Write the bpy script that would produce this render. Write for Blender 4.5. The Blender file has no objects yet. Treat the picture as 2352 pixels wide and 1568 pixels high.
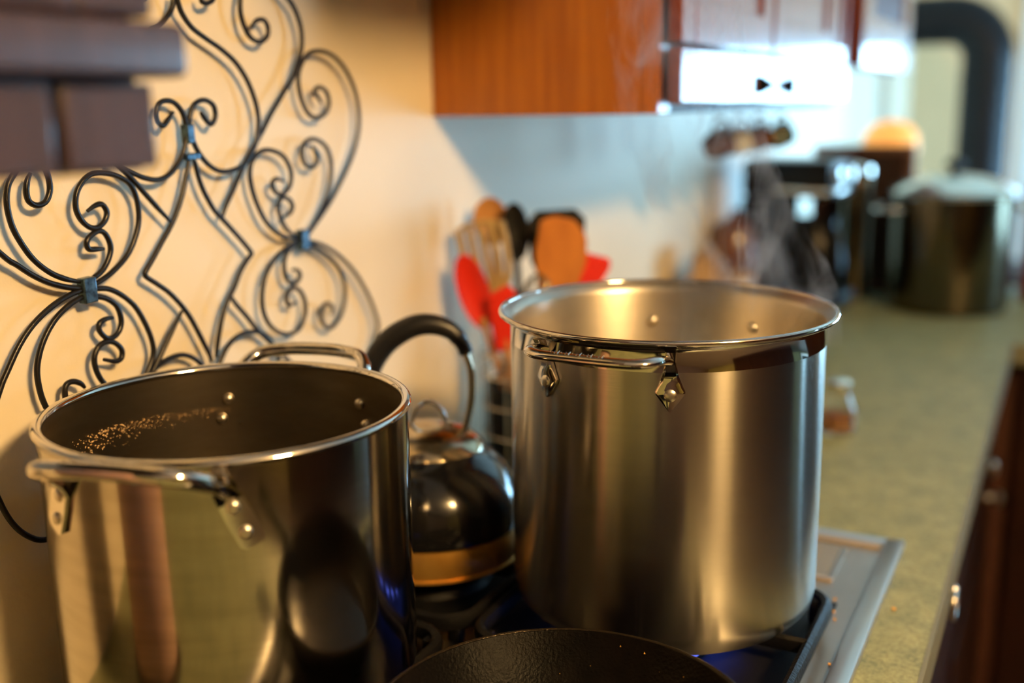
import bpy, bmesh, math, random
from mathutils import Vector, Matrix
random.seed(7)
D = bpy.data
SC = bpy.context.scene
COL = SC.collection

# ------------------------------------------------------------------ camera
cam_d = D.cameras.new('camera')
cam = D.objects.new('camera', cam_d)
COL.objects.link(cam)
SC.camera = cam
cam_d.sensor_width = 36.0
cam_d.lens = 2438.36 / 2352 * 36.0
cam_d.clip_start = 0.02
_R = Vector((0.8868, 0.4618, -0.0169)); _U = Vector((-0.0856, 0.2003, 0.976)); _F = Vector((-0.4541, 0.8641, -0.2172))
cam.matrix_world = Matrix(((_R.x, _U.x, -_F.x, 0.715), (_R.y, _U.y, -_F.y, -0.456), (_R.z, _U.z, -_F.z, 0.4757), (0, 0, 0, 1)))
cam_d.dof.use_dof = True
cam_d.dof.focus_distance = 0.815
cam_d.dof.aperture_fstop = 1.9
cam_d.dof.aperture_blades = 0

# ------------------------------------------------------------------ world: pale overcast daylight, seen through the windows
w = D.worlds.new('overcast_sky'); SC.world = w
w.use_nodes = True
wb = w.node_tree.nodes['Background']
wb.inputs[0].default_value = (0.36, 0.70, 1.0, 1)
wb.inputs[1].default_value = 25.0
SC.view_settings.view_transform = 'Standard'
SC.view_settings.look = 'None'
SC.view_settings.gamma = 1
SC.view_settings.use_curve_mapping = False
SC.view_settings.exposure = 0.12

def light(name, kind, loc, energy, color, parent=None, **kw):
    l = D.lights.new(name, kind); l.energy = energy; l.color = color
    for k, v in kw.items(): setattr(l, k, v)
    o = D.objects.new(name, l); COL.objects.link(o); o.location = loc
    return o
# portal that guides sky light through the big window of the far wall
WX0, WX1, WZ0, WZ1, WY = 0.75, 2.75, -0.78, 0.72, 5.0
portal = light('window_portal', 'AREA', ((WX0 + WX1) / 2, WY + 0.02, (WZ0 + WZ1) / 2), 1.0, (1, 1, 1), shape='RECTANGLE', size=WX1 - WX0, size_y=WZ1 - WZ0)
portal.rotation_euler = (-math.pi / 2, 0, 0)
portal.data.cycles.is_portal = True
VY0, VY1, VZ0, VZ1, VX = 2.75, 4.75, -0.78, 0.80, 3.4
portal2 = light('window_portal', 'AREA', (VX + 0.02, (VY0 + VY1) / 2, (VZ0 + VZ1) / 2), 1.0, (1, 1, 1), shape='RECTANGLE', size=VZ1 - VZ0, size_y=VY1 - VY0)
portal2.rotation_euler = (0, math.pi / 2, 0)
portal2.data.cycles.is_portal = True

# ------------------------------------------------------------------ materials
MATS = {}
def node(nt, t, **kw):
    n = nt.nodes.new(t)
    for k, v in kw.items(): setattr(n, k, v)
    return n
def mat(name, color, rough=0.5, metal=0.0, var=None, scale=8.0, stretch=(1, 1, 1), bump=0.0, bscale=60.0, rvar=0.0, spec=0.5, coat=0.0, aniso=0.0, trans=0.0, emit=None, estr=0.0, detail=4.0, ramp=(0.35, 0.65), ior=1.45, alpha=1.0, sheen=0.0):
    if name in MATS: return MATS[name]
    m = D.materials.new(name); m.use_nodes = True; nt = m.node_tree
    b = nt.nodes['Principled BSDF']
    b.inputs['Base Color'].default_value = (*color, 1)
    b.inputs['Roughness'].default_value = rough
    b.inputs['Metallic'].default_value = metal
    b.inputs['Specular IOR Level'].default_value = spec
    b.inputs['Coat Weight'].default_value = coat
    b.inputs['Coat Roughness'].default_value = 0.08
    b.inputs['Transmission Weight'].default_value = trans
    b.inputs['IOR'].default_value = ior
    if emit: b.inputs['Emission Color'].default_value = (*emit, 1); b.inputs['Emission Strength'].default_value = estr
    tc = node(nt, 'ShaderNodeTexCoord'); mp = node(nt, 'ShaderNodeMapping'); mp.inputs['Scale'].default_value = stretch
    nt.links.new(tc.outputs['Object'], mp.inputs[0])
    if var or rvar:
        nz = node(nt, 'ShaderNodeTexNoise'); nz.inputs['Scale'].default_value = scale; nz.inputs['Detail'].default_value = detail
        nt.links.new(mp.outputs[0], nz.inputs[0])
    if var:
        r = node(nt, 'ShaderNodeValToRGB'); r.color_ramp.elements[0].color = (*color, 1); r.color_ramp.elements[1].color = (*var, 1)
        r.color_ramp.elements[0].position, r.color_ramp.elements[1].position = ramp
        nt.links.new(nz.outputs[0], r.inputs[0]); nt.links.new(r.outputs[0], b.inputs['Base Color'])
    if rvar:
        mr = node(nt, 'ShaderNodeMapRange'); mr.inputs[3].default_value = rough - rvar; mr.inputs[4].default_value = rough + rvar
        nt.links.new(nz.outputs[0], mr.inputs[0]); nt.links.new(mr.outputs[0], b.inputs['Roughness'])
    if bump:
        n2 = node(nt, 'ShaderNodeTexNoise'); n2.inputs['Scale'].default_value = bscale; n2.inputs['Detail'].default_value = 3
        nt.links.new(mp.outputs[0], n2.inputs[0])
        bp = node(nt, 'ShaderNodeBump'); bp.inputs['Strength'].default_value = bump; bp.inputs['Distance'].default_value = 0.002
        nt.links.new(n2.outputs[0], bp.inputs['Height']); nt.links.new(bp.outputs[0], b.inputs['Normal'])
    if aniso:
        tg = node(nt, 'ShaderNodeTangent', direction_type='RADIAL', axis='Z')
        b.inputs['Anisotropic'].default_value = aniso; b.inputs['Anisotropic Rotation'].default_value = 0.25
        nt.links.new(tg.outputs[0], b.inputs['Tangent'])
    MATS[name] = m
    return m

M_WALL = mat('cream_wall_paint', (0.82, 0.72, 0.55), 0.55, var=(0.79, 0.69, 0.52), scale=5, bump=0.12, bscale=220)
M_FAR = mat('pale_yellow_wall_paint', (0.84, 0.57, 0.32), 0.6, var=(0.80, 0.54, 0.30), scale=3, bump=0.05, bscale=150)
M_CEIL = mat('ceiling_paint', (0.75, 0.72, 0.65), 0.8, bump=0.05)
M_FLOOR = mat('floor_boards_brown', (0.045, 0.036, 0.030), 0.45, var=(0.065, 0.05, 0.04), scale=6, stretch=(1, 8, 1))
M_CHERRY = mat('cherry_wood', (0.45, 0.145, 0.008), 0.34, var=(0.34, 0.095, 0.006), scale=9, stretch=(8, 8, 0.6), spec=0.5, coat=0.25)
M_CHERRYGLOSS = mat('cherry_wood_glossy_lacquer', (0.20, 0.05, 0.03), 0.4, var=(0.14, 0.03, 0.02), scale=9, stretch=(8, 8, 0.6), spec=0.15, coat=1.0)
M_DARKWOOD = mat('shade_darkened_cherry_wood', (0.020, 0.006, 0.003), 0.4, spec=0.3, var=(0.013, 0.004, 0.002), scale=9, stretch=(8, 8, 0.6))  # dark cherry, deepened further to stand in for shade on the base fronts
M_GAP = mat('cabinet_shadow_gap_wood', (0.05, 0.014, 0.006), 0.6)
M_IRON = mat('black_wrought_iron', (0.012, 0.011, 0.012), 0.33, metal=0.3, rvar=0.1, scale=80, bump=0.15, bscale=300)
M_COLLAR = mat('iron_blue_highlight', (0.10, 0.17, 0.23), 0.3, metal=0.8, var=(0.03, 0.05, 0.07), scale=200)  # blue highlights on the collars put into the iron colour
M_STEEL = mat('brushed_stainless_steel', (0.58, 0.54, 0.48), 0.23, metal=1, var=(0.54, 0.50, 0.44), scale=25, stretch=(1, 1, 60), aniso=0.98)
M_STEELB = mat('satin_stainless_steel', (0.45, 0.41, 0.355), 0.13, metal=1, var=(0.38, 0.345, 0.29), scale=12, stretch=(1, 1, 8), rvar=0.04, aniso=0.4)
M_STEELIN = mat('used_pot_interior_steel', (0.42, 0.37, 0.30), 0.30, metal=1, var=(0.30, 0.26, 0.20), scale=14, stretch=(1, 1, 3), rvar=0.06)
M_STEELIN2 = mat('clean_pot_interior_steel', (0.68, 0.62, 0.53), 0.36, metal=1, var=(0.60, 0.54, 0.45), scale=14, stretch=(1, 1, 3), rvar=0.05, aniso=0.5)
M_POLISH = mat('polished_steel', (0.74, 0.70, 0.64), 0.07, metal=1, rvar=0.03, scale=30)
M_RIVET = mat('satin_rivet_steel', (0.74, 0.69, 0.60), 0.30, metal=1, rvar=0.05, scale=60)
M_COOKTOP = mat('satin_cooktop_steel', (0.42, 0.42, 0.40), 0.38, metal=0.85, var=(0.34, 0.34, 0.32), scale=12, rvar=0.06)
M_GRATE = mat('black_cast_iron_grate', (0.004, 0.004, 0.0045), 0.45, bump=0.3, bscale=300, spec=0.2)
M_SKILLET = mat('seasoned_cast_iron', (0.0018, 0.0016, 0.0014), 0.38, var=(0.0035, 0.0025, 0.002), scale=40, rvar=0.12, bump=0.25, bscale=420, spec=0.05)
M_OIL = mat('dark_cooking_oil', (0.012, 0.008, 0.004), 0.06, spec=0.6)
M_KETTLE = mat('black_enamel', (0.006, 0.006, 0.007), 0.16, coat=0.6, rvar=0.06, scale=60, bump=0.03, bscale=120)
M_BRASS = mat('heat_tinted_brass_band', (0.72, 0.42, 0.10), 0.32, metal=0.75, var=(0.50, 0.26, 0.05), scale=18, rvar=0.06)
M_GRIP = mat('black_soft_grip', (0.010, 0.010, 0.012), 0.38, spec=0.5)
M_LIDSTEEL = mat('aged_lid_steel', (0.66, 0.56, 0.40), 0.16, metal=1, var=(0.40, 0.32, 0.20), scale=45, rvar=0.06)
M_EDGE = mat('laminate_edge_grey_green', (0.16, 0.16, 0.11), 0.4)
M_WIRE = mat('nickel_wire', (0.62, 0.56, 0.47), 0.25, metal=1)
M_BLACKCAN = mat('black_canister_plastic', (0.010, 0.009, 0.009), 0.4)
M_SPOON = mat('pale_beech_wood', (0.55, 0.27, 0.09), 0.55, var=(0.45, 0.20, 0.06), scale=12, stretch=(6, 6, 0.6))
M_OLIVEWOOD = mat('orange_brown_wood', (0.62, 0.23, 0.04), 0.5, var=(0.45, 0.15, 0.025), scale=14, stretch=(3, 3, 0.8))
M_RED = mat('red_silicone', (0.72, 0.025, 0.008), 0.4)
M_BLACKPL = mat('black_nylon', (0.010, 0.009, 0.008), 0.5, spec=0.3)
M_SLOT = mat('tan_horn_plastic', (0.42, 0.30, 0.13), 0.35)
M_GLASS = mat('clear_glass', (1, 1, 1), 0.02, trans=1.0)
M_SPICE = mat('brown_spice', (0.25, 0.09, 0.02), 0.8, var=(0.38, 0.16, 0.04), scale=90)
M_CORK = mat('cork', (0.45, 0.28, 0.14), 0.8, var=(0.32, 0.18, 0.08), scale=70)
M_BLACKGLOSS = mat('black_gloss_plastic', (0.004, 0.004, 0.005), 0.3, spec=0.25)
M_PIPE = mat('matte_black_stovepipe', (0.007, 0.007, 0.009), 0.45, spec=0.25, rvar=0.06, scale=20)
M_TRIM = mat('white_painted_trim', (0.80, 0.80, 0.77), 0.45)
M_DARKSTEEL = mat('dark_pot_steel', (0.12, 0.10, 0.065), 0.18, metal=1, rvar=0.04, scale=20)
M_PAPER = mat('kraft_paper', (0.42, 0.27, 0.14), 0.8, var=(0.34, 0.20, 0.10), scale=10)
M_CERAMIC_W = mat('white_ceramic', (0.75, 0.77, 0.80), 0.2, coat=0.3)
M_CERAMIC_B = mat('brown_glazed_ceramic', (0.13, 0.045, 0.018), 0.2, coat=0.3)
M_CERAMIC_G = mat('dark_green_glazed_ceramic', (0.02, 0.045, 0.035), 0.2, coat=0.3)
M_BLUELAB = mat('blue_label', (0.08, 0.25, 0.5), 0.5)
M_LAMPSHADE = mat('orange_lamp_shade', (0.9, 0.45, 0.12), 0.6, emit=(1.0, 0.42, 0.10), estr=0.75)
M_FLECK = mat('dried_food_flecks', (0.72, 0.50, 0.28), 0.7, var=(0.5, 0.32, 0.15), scale=300)
M_CRUMB = mat('orange_food_crumb', (0.72, 0.36, 0.05), 0.6)
M_HOODSTEEL = mat('hood_steel', (0.5, 0.5, 0.48), 0.35, metal=1)
M_WATER = mat('cooking_water', (0.35, 0.28, 0.18), 0.05, trans=0.2)

def pane_material():
    m = D.materials.new('thin_window_glass'); m.use_nodes = True; nt = m.node_tree; nt.nodes.clear()
    out = node(nt, 'ShaderNodeOutputMaterial'); mx = node(nt, 'ShaderNodeMixShader'); tr = node(nt, 'ShaderNodeBsdfTransparent'); gl = node(nt, 'ShaderNodeBsdfGlossy'); lw = node(nt, 'ShaderNodeFresnel')
    gl.inputs['Roughness'].default_value = 0.02
    nt.links.new(lw.outputs[0], mx.inputs[0]); nt.links.new(tr.outputs[0], mx.inputs[1]); nt.links.new(gl.outputs[0], mx.inputs[2]); nt.links.new(mx.outputs[0], out.inputs[0])
    return m
M_PANE = pane_material()
def counter_material():
    m = D.materials.new('green_speckled_laminate'); m.use_nodes = True; nt = m.node_tree
    b = nt.nodes['Principled BSDF']; b.inputs['Roughness'].default_value = 0.5
    tc = node(nt, 'ShaderNodeTexCoord')
    n1 = node(nt, 'ShaderNodeTexNoise'); n1.inputs['Scale'].default_value = 260; n1.inputs['Detail'].default_value = 6; n1.inputs['Roughness'].default_value = 0.7
    n2 = node(nt, 'ShaderNodeTexNoise'); n2.inputs['Scale'].default_value = 38; n2.inputs['Detail'].default_value = 3
    for n in (n1, n2): nt.links.new(tc.outputs['Object'], n.inputs[0])
    r1 = node(nt, 'ShaderNodeValToRGB'); e = r1.color_ramp.elements
    e[0].position = 0.36; e[0].color = (0.036, 0.052, 0.026, 1); e[1].position = 0.60; e[1].color = (0.37, 0.39, 0.205, 1)
    r2 = node(nt, 'ShaderNodeValToRGB'); e = r2.color_ramp.elements
    e[0].position = 0.35; e[0].color = (0.155, 0.18, 0.095, 1); e[1].position = 0.65; e[1].color = (0.31, 0.325, 0.17, 1)
    nt.links.new(n1.outputs[0], r1.inputs[0]); nt.links.new(n2.outputs[0], r2.inputs[0])
    mx = node(nt, 'ShaderNodeMix', data_type='RGBA'); mx.inputs[0].default_value = 0.55
    nt.links.new(r1.outputs[0], mx.inputs[6]); nt.links.new(r2.outputs[0], mx.inputs[7])
    nt.links.new(mx.outputs[2], b.inputs['Base Color'])
    return m
M_COUNTER = counter_material()

# ------------------------------------------------------------------ mesh helpers
def link(name, me, m, parent=None, loc=None, rot=None):
    o = D.objects.new(name, me); COL.objects.link(o)
    if m: me.materials.append(m)
    if parent: o.parent = parent
    if loc is not None: o.location = loc
    if rot is not None: o.rotation_euler = rot
    return o
def finish(bm, name, m, parent=None, smooth=True, ang=0.7, loc=None, rot=None):
    bmesh.ops.recalc_face_normals(bm, faces=bm.faces)
    me = D.meshes.new(name); bm.to_mesh(me); bm.free()
    if smooth:
        me.shade_smooth(); me.set_sharp_from_angle(angle=ang)
    return link(name, me, m, parent, loc, rot)
def tag(o, label, cat, group=None, kind=None):
    o['label'] = label
    o['category'] = cat
    if group: o['group'] = group
    if kind: o['kind'] = kind
    return o
def thing(name, loc, label, cat, group=None, rotz=0):
    o = D.objects.new(name, None); COL.objects.link(o); o.location = loc; o.rotation_euler = (0, 0, rotz)
    o.empty_display_size = 0.05
    return tag(o, label, cat, group)
def b_box(bm, x0, x1, y0, y1, z0, z1, bev=0.0, seg=2):
    b2 = bmesh.new()
    vs = [b2.verts.new(p) for p in ((x0, y0, z0), (x1, y0, z0), (x1, y1, z0), (x0, y1, z0), (x0, y0, z1), (x1, y0, z1), (x1, y1, z1), (x0, y1, z1))]
    for f in ((0, 3, 2, 1), (4, 5, 6, 7), (0, 1, 5, 4), (1, 2, 6, 5), (2, 3, 7, 6), (3, 0, 4, 7)): b2.faces.new([vs[i] for i in f])
    if bev: bmesh.ops.bevel(b2, geom=list(b2.edges), offset=bev, segments=seg, profile=0.5, affect='EDGES')
    me = D.meshes.new('tmp'); b2.to_mesh(me); b2.free(); bm.from_mesh(me); D.meshes.remove(me)
def box(name, dims, m, parent=None, bev=0.002, seg=2, loc=None, rot=None):
    bm = bmesh.new(); b_box(bm, *dims, bev=bev, seg=seg); return finish(bm, name, m, parent, ang=.35, loc=loc, rot=rot)
def b_lathe(bm, prof, n=64, close=False, c=(0, 0, 0)):
    rings = []
    for r, z in prof:
        if r < 1e-6: rings.append([bm.verts.new((c[0], c[1], c[2] + z))])
        else: rings.append([bm.verts.new((c[0] + r * math.cos(2 * math.pi * i / n), c[1] + r * math.sin(2 * math.pi * i / n), c[2] + z)) for i in range(n)])
    pairs = list(zip(rings, rings[1:])) + ([(rings[-1], rings[0])] if close else [])
    for a, b in pairs:
        for i in range(n):
            j = (i + 1) % n
            if len(a) == 1 and len(b) == 1: continue
            if len(a) == 1: bm.faces.new((a[0], b[i], b[j]))
            elif len(b) == 1: bm.faces.new((a[i], a[j], b[0]))
            else: bm.faces.new((a[i], a[j], b[j], b[i]))
def lathe(name, prof, m, parent=None, n=64, close=False, loc=None, rot=None, ang=0.6):
    bm = bmesh.new(); b_lathe(bm, prof, n, close); return finish(bm, name, m, parent, ang=ang, loc=loc, rot=rot)
def crom(pts, sub=6):
    P = [Vector(p) for p in pts]; out = []
    for i in range(len(P) - 1):
        p0 = P[i - 1] if i else P[0] * 2 - P[1]; p1, p2 = P[i], P[i + 1]; p3 = P[i + 2] if i + 2 < len(P) else P[-1] * 2 - P[-2]
        for k in range(sub):
            t = k / sub
            out.append(0.5 * ((2 * p1) + (p2 - p0) * t + (2 * p0 - 5 * p1 + 4 * p2 - p3) * t * t + (3 * p1 - p0 - 3 * p2 + p3) * t ** 3))
    out.append(P[-1]); return out
def b_tube(bm, path, r, n=10, up=None, flat=1.0, closed=False):
    """sweep an ellipse (r, r*flat) along path; r may be a list"""
    L = len(path); path = [Vector(p) for p in path]
    rr = r if isinstance(r, (list, tuple)) else [r] * L
    prev = Vector(up) if up is not None else None; rings = []
    for i, p in enumerate(path):
        t = (path[(i + 1) % L] - path[i - 1]) if closed else (path[min(i + 1, L - 1)] - path[max(i - 1, 0)])
        t.normalize()
        if prev is None: prev = Vector((0, 0, 1)) if abs(t.z) < 0.9 else Vector((1, 0, 0))
        base = Vector(up) if up is not None else prev
        a = base - t * base.dot(t)
        if a.length < 1e-4: a = prev - t * prev.dot(t)
        a.normalize(); prev = a; b = t.cross(a)
        rings.append([bm.verts.new(p + a * (rr[i] * math.cos(2 * math.pi * k / n)) + b * (rr[i] * flat * math.sin(2 * math.pi * k / n))) for k in range(n)])
    pr = list(zip(rings, rings[1:])) + ([(rings[-1], rings[0])] if closed else [])
    for A, B in pr:
        for k in range(n): bm.faces.new((A[k], A[(k + 1) % n], B[(k + 1) % n], B[k]))
    if not closed: bm.faces.new(rings[0][::-1]); bm.faces.new(rings[-1])
def tube(name, path, r, m, parent=None, n=10, up=None, flat=1.0, closed=False, ang=0.9):
    bm = bmesh.new(); b_tube(bm, path, r, n, up, flat, closed); return finish(bm, name, m, parent, ang=ang)
def b_extrude(bm, outline, axis_o, ux, uy, un, th):
    """flat outline (list of 2D) placed at origin with axes ux, uy and thickness th along un"""
    o = Vector(axis_o); ux, uy, un = Vector(ux), Vector(uy), Vector(un)
    A = [bm.verts.new(o + ux * a + uy * b) for a, b in outline]; B = [bm.verts.new(o + ux * a + uy * b + un * th) for a, b in outline]
    n = len(A); bm.faces.new(A[::-1]); bm.faces.new(B)
    for i in range(n): bm.faces.new((A[i], A[(i + 1) % n], B[(i + 1) % n], B[i]))
def struct(o, label=None):
    o['kind'] = 'structure'
    if label: o['label'] = label
    return o

# ------------------------------------------------------------------ the room (countertop height is z = 0)
ZF, ZC = -0.91, 1.50
XR, YB, YF = 3.4, -2.2, 5.0
def setting(o, label, cat):
    o['kind'] = 'structure'; o['label'] = label; o['category'] = cat
    return o
setting(box('floor', (-0.1, XR + 0.1, YB - 0.1, YF + 0.1, ZF - 0.08, ZF), M_FLOOR, bev=0), 'brown board floor of the kitchen and the room beyond', 'floor')
setting(box('ceiling', (-0.1, XR + 0.1, YB - 0.1, YF + 0.1, ZC, ZC + 0.08), M_CEIL, bev=0), 'off-white ceiling above the kitchen', 'ceiling')
setting(box('wall_left', (-0.1, 0, YB - 0.1, YF + 0.1, ZF, ZC), M_WALL, bev=0), 'cream painted wall behind the stove carrying the iron scrollwork', 'wall')
bm = bmesh.new()
for d in ((YB - .1, VY0, ZF, ZC), (VY1, YF + .1, ZF, ZC), (VY0, VY1, ZF, VZ0), (VY0, VY1, VZ1, ZC)): b_box(bm, XR, XR + .1, *d)
setting(finish(bm, 'wall_right', mat('olive_yellow_wall_paint', (0.20, 0.18, 0.065), 0.6, var=(0.17, 0.15, 0.055), scale=3), smooth=False), 'olive yellow wall across the room from the counter', 'wall')
win2 = D.objects.new('window_2', None); COL.objects.link(win2)
setting(win2, 'white framed window of the wall across the room', 'window')
bm = bmesh.new()
for d in ((VY0 - .07, VY0 + .01), (VY1 - .01, VY1 + .07)): b_box(bm, XR - .025, XR + .03, d[0], d[1], VZ0 - .07, VZ1 + .07, .004)
for d in ((VZ0 - .07, VZ0 + .01), (VZ1 - .01, VZ1 + .07)): b_box(bm, XR - .03, XR + .03, VY0 - .07, VY1 + .07, d[0], d[1], .004)
finish(bm, 'window_frame', M_TRIM, win2)
ym = (VY0 + VY1) / 2
box('mullion', (XR + .005, XR + .045, ym - .02, ym + .02, VZ0, VZ1), M_TRIM, win2)
for d in ((VY0 + .01, ym - .02), (ym + .02, VY1 - .01)): box('pane', (XR + .022, XR + .026, d[0], d[1], VZ0 + .01, VZ1 - .01), M_PANE, win2, bev=0)
setting(box('wall_back', (0, XR, YB - 0.1, YB, ZF, ZC), mat('dim_room_panelling', (0.07, 0.04, 0.022), 0.5, var=(0.05, 0.028, 0.015), scale=6, stretch=(8, 8, .6)), bev=0), 'unseen wall behind the photographer, panelled dark for dim reflections in the pots', 'wall')  # dark panelling invented so the pots reflect a dim room
bm = bmesh.new()
b_box(bm, 0, WX0, YF, YF + 0.1, ZF, ZC); b_box(bm, WX1, XR, YF, YF + 0.1, ZF, ZC)
b_box(bm, WX0, WX1, YF, YF + 0.1, ZF, WZ0); b_box(bm, WX0, WX1, YF, YF + 0.1, WZ1, ZC)
setting(finish(bm, 'wall_far', M_FAR, smooth=False), 'pale yellow far wall behind the black stovepipe', 'wall')
win = D.objects.new('window_1', None); COL.objects.link(win); win.location = (0, 0, 0)
setting(win, 'wide white framed window of the far wall', 'window')
bm = bmesh.new()
for a in ((WX0 - .07, WX0 + .01, WZ0 - .07, WZ1 + .07), (WX1 - .01, WX1 + .07, WZ0 - .07, WZ1 + .07)): b_box(bm, a[0], a[1], YF - .025, YF + .03, a[2], a[3], .004)
for a in ((WZ0 - .07, WZ0 + .01), (WZ1 - .01, WZ1 + .07)): b_box(bm, WX0 - .07, WX1 + .07, YF - .03, YF + .03, a[0], a[1], .004)
finish(bm, 'window_frame', M_TRIM, win)
for k in (1, 2, 3): box('mullion', (WX0 + k * .5 - .02, WX0 + k * .5 + .02, YF + .005, YF + .045, WZ0, WZ1), M_TRIM, win)
for k in range(4): box('pane', (WX0 + k * .5 + .02, WX0 + k * .5 + .48, YF + .022, YF + .026, WZ0 + .01, WZ1 - .01), M_PANE, win, bev=0)
setting(box('trim_1', (0.475, 0.575, YF - 0.02, YF, ZF, ZC), M_TRIM, bev=0.003), 'white vertical trim board right of the stovepipe', 'trim')

# ------------------------------------------------------------------ countertop and base cabinets
ct = thing('countertop', (0.32, 0.3, -0.04), 'speckled green laminate countertop running along the wall and turning right', 'countertop')
bm = bmesh.new()
o2 = Vector((0.32, 0.3, -0.04))
def rel(x0, x1, y0, y1, z0, z1, o): return (x0 - o.x, x1 - o.x, y0 - o.y, y1 - o.y, z0 - o.z, z1 - o.z)
CUT = (0.075, 0.585, -0.065, 0.685)
for d in ((0.001, .637, YB + .3, CUT[2]), (0.001, CUT[0], CUT[2], CUT[3]), (CUT[1], .637, CUT[2], CUT[3]), (0.001, .637, CUT[3], 1.81), (0.001, 1.9, 1.81, 2.52)):
    b_box(bm, *rel(d[0], d[1], d[2], d[3], -.038, 0, o2))
bmesh.ops.remove_doubles(bm, verts=bm.verts, dist=1e-5)
finish(bm, 'top_surface', M_COUNTER, ct, smooth=False)
bm = bmesh.new()
b_box(bm, *rel(.637, .641, YB + .3, 1.806, -.04, 0.0004, o2)); b_box(bm, *rel(.637, 1.9, 1.806, 1.81, -.04, 0.0004, o2))
finish(bm, 'edge_strip', M_EDGE, ct, smooth=False)

def base_unit(y0, y1, label, ring=None, drawers=1):
    t = thing('base_cabinet', (0.3, (y0 + y1) / 2, ZF), label, 'cabinet')
    O = Vector((0.3, (y0 + y1) / 2, ZF))
    bm = bmesh.new()
    b_box(bm, *rel(.02, .60, y0 + .001, y1 - .001, ZF + .09, -.041 if not (y0 < CUT[3] and y1 > CUT[2]) else -.10, O)); b_box(bm, *rel(.02, .55, y0 + .001, y1 - .001, ZF, ZF + .09, O))
    finish(bm, 'carcass', M_GAP, t, smooth=False)
    z1 = -.055
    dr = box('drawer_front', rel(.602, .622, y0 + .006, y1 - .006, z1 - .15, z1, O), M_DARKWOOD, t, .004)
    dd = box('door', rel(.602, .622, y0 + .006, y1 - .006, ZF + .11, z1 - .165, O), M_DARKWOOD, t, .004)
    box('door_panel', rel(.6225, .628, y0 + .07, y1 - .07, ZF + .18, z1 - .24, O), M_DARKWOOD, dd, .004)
    return t, O, dr, dd
def knob(parent, O, y, z, big=False):
    k = lathe('knob', [(0, 0), (.007, 0), (.006, .008), (.013, .014), (.015, .020), (.011, .026), (0, .028)], M_RIVET, parent, n=20)
    k.location = (0.622 - O.x, y - O.y, z - O.z); k.rotation_euler = (0, math.pi / 2, 0)
for y0, y1, lab in ((-1.2, -.42, 'dark cherry base cabinet left of the cooktop under the green counter'), (-.42, .30, 'dark cherry base cabinet under the near half of the cooktop'), (.30, .96, 'dark cherry base cabinet with a round ring pull below the steel cooktop'), (.96, 1.79, 'dark cherry base cabinet nearest the turn of the counter')):
    t, O, dr, dd = base_unit(y0, y1, lab)
    if y0 == .30:
        ring = [(.640 - O.x, .735 - O.y + .017 * math.cos(a), -.075 - O.z + .017 * math.sin(a)) for a in [2 * math.pi * i / 28 for i in range(28)]]
        tube('ring_pull', ring, .0032, M_RIVET, dr, closed=True)
        k = lathe('ring_pull_boss', [(0, 0), (.008, 0), (.008, .012), (.004, .020), (0, .020)], M_RIVET, dr, n=20); k.location = (.622 - O.x, .735 - O.y, -.058 - O.z); k.rotation_euler = (0, math.pi / 2, 0)
    else: knob(dr, O, (y0 + y1) / 2, -.12)
    knob(dd, O, y1 - .05, -.30)
t = thing('base_cabinet', (1.25, 2.16, ZF), 'dark cherry peninsula cabinet under the far arm of the green counter', 'cabinet')
O = Vector((1.25, 2.16, ZF))
bm = bmesh.new(); b_box(bm, *rel(.03, 1.85, 1.86, 2.46, ZF, -.041, O)); finish(bm, 'carcass', M_GAP, t, smooth=False)
for k in range(3): box('door', rel(.66 + k * .4, 1.05 + k * .4, 1.838, 1.858, ZF + .1, -.06, O), M_DARKWOOD, t, .004)

# ------------------------------------------------------------------ upper cabinets
def upper(name, y0, y1, z0, z1, dep, label, doors, gap_z=None, drawer=None, dx=0.013, carc=M_CHERRY, near=False):
    O = Vector((0.16, (y0 + y1) / 2, z0))
    t = thing(name, O, label, 'cabinet')
    R = lambda *a: rel(*a, O)
    box('side_panel', R(.001, dep - .022, y0, y0 + .018, z0, z1), carc, t, .0015)
    box('face_stile', R(dep - .0215, dep, y0, y0 + .04, z0, z1), carc, t, .0015)
    bm = bmesh.new(); b_box(bm, *R(.001, dep - .022, y0 + .018, y1, z0 + .012, z1)); finish(bm, 'carcass', carc, t, smooth=False)
    bm = bmesh.new(); b_box(bm, *R(dep - .0215, dep - .001, y0 + .04, y1, z0, z1)); finish(bm, 'face_frame', M_GAP, t, smooth=False)
    return t, O, R
# right hand upper cabinet
T1, O1, R1 = upper('upper_cabinet', .7016, 1.668, .463, 1.22, .297, 'glossy orange-brown cherry upper cabinet right of the scrollwork', 2)
def panel_door(t, O, y0, y1, z0, z1, x0, th, m, glass=None, knob_y=None, rw=.05):
    R = lambda *a: rel(*a, O)
    d = D.objects.new('door', None); COL.objects.link(d); d.parent = t
    me_o = []
    bm = bmesh.new()
    b_box(bm, *R(x0, x0 + th, y0, y0 + rw, z0, z1), bev=.003); b_box(bm, *R(x0, x0 + th, y1 - rw, y1, z0, z1), bev=.003)
    b_box(bm, *R(x0, x0 + th, y0 + rw, y1 - rw, z0, z0 + rw), bev=.003); b_box(bm, *R(x0, x0 + th, y0 + rw, y1 - rw, z1 - rw, z1), bev=.003)
    me = D.meshes.new('door'); bmesh.ops.recalc_face_normals(bm, faces=bm.faces); bm.to_mesh(me); bm.free(); me.materials.append(m)
    D.objects.remove(d); d = D.objects.new('door', me); COL.objects.link(d); d.parent = t
    box('door_panel', R(x0 + .004, x0 + th - .006, y0 + rw - .004, y1 - rw + .004, z0 + rw - .004, z1 - rw + .004), glass or m, d, .001)
    return d
XD = .306
dwr = box('spice_drawer', rel(XD, XD + .017, .703, 1.664, .4735, .536, O1), M_CHERRYGLOSS, T1, .003)
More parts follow.
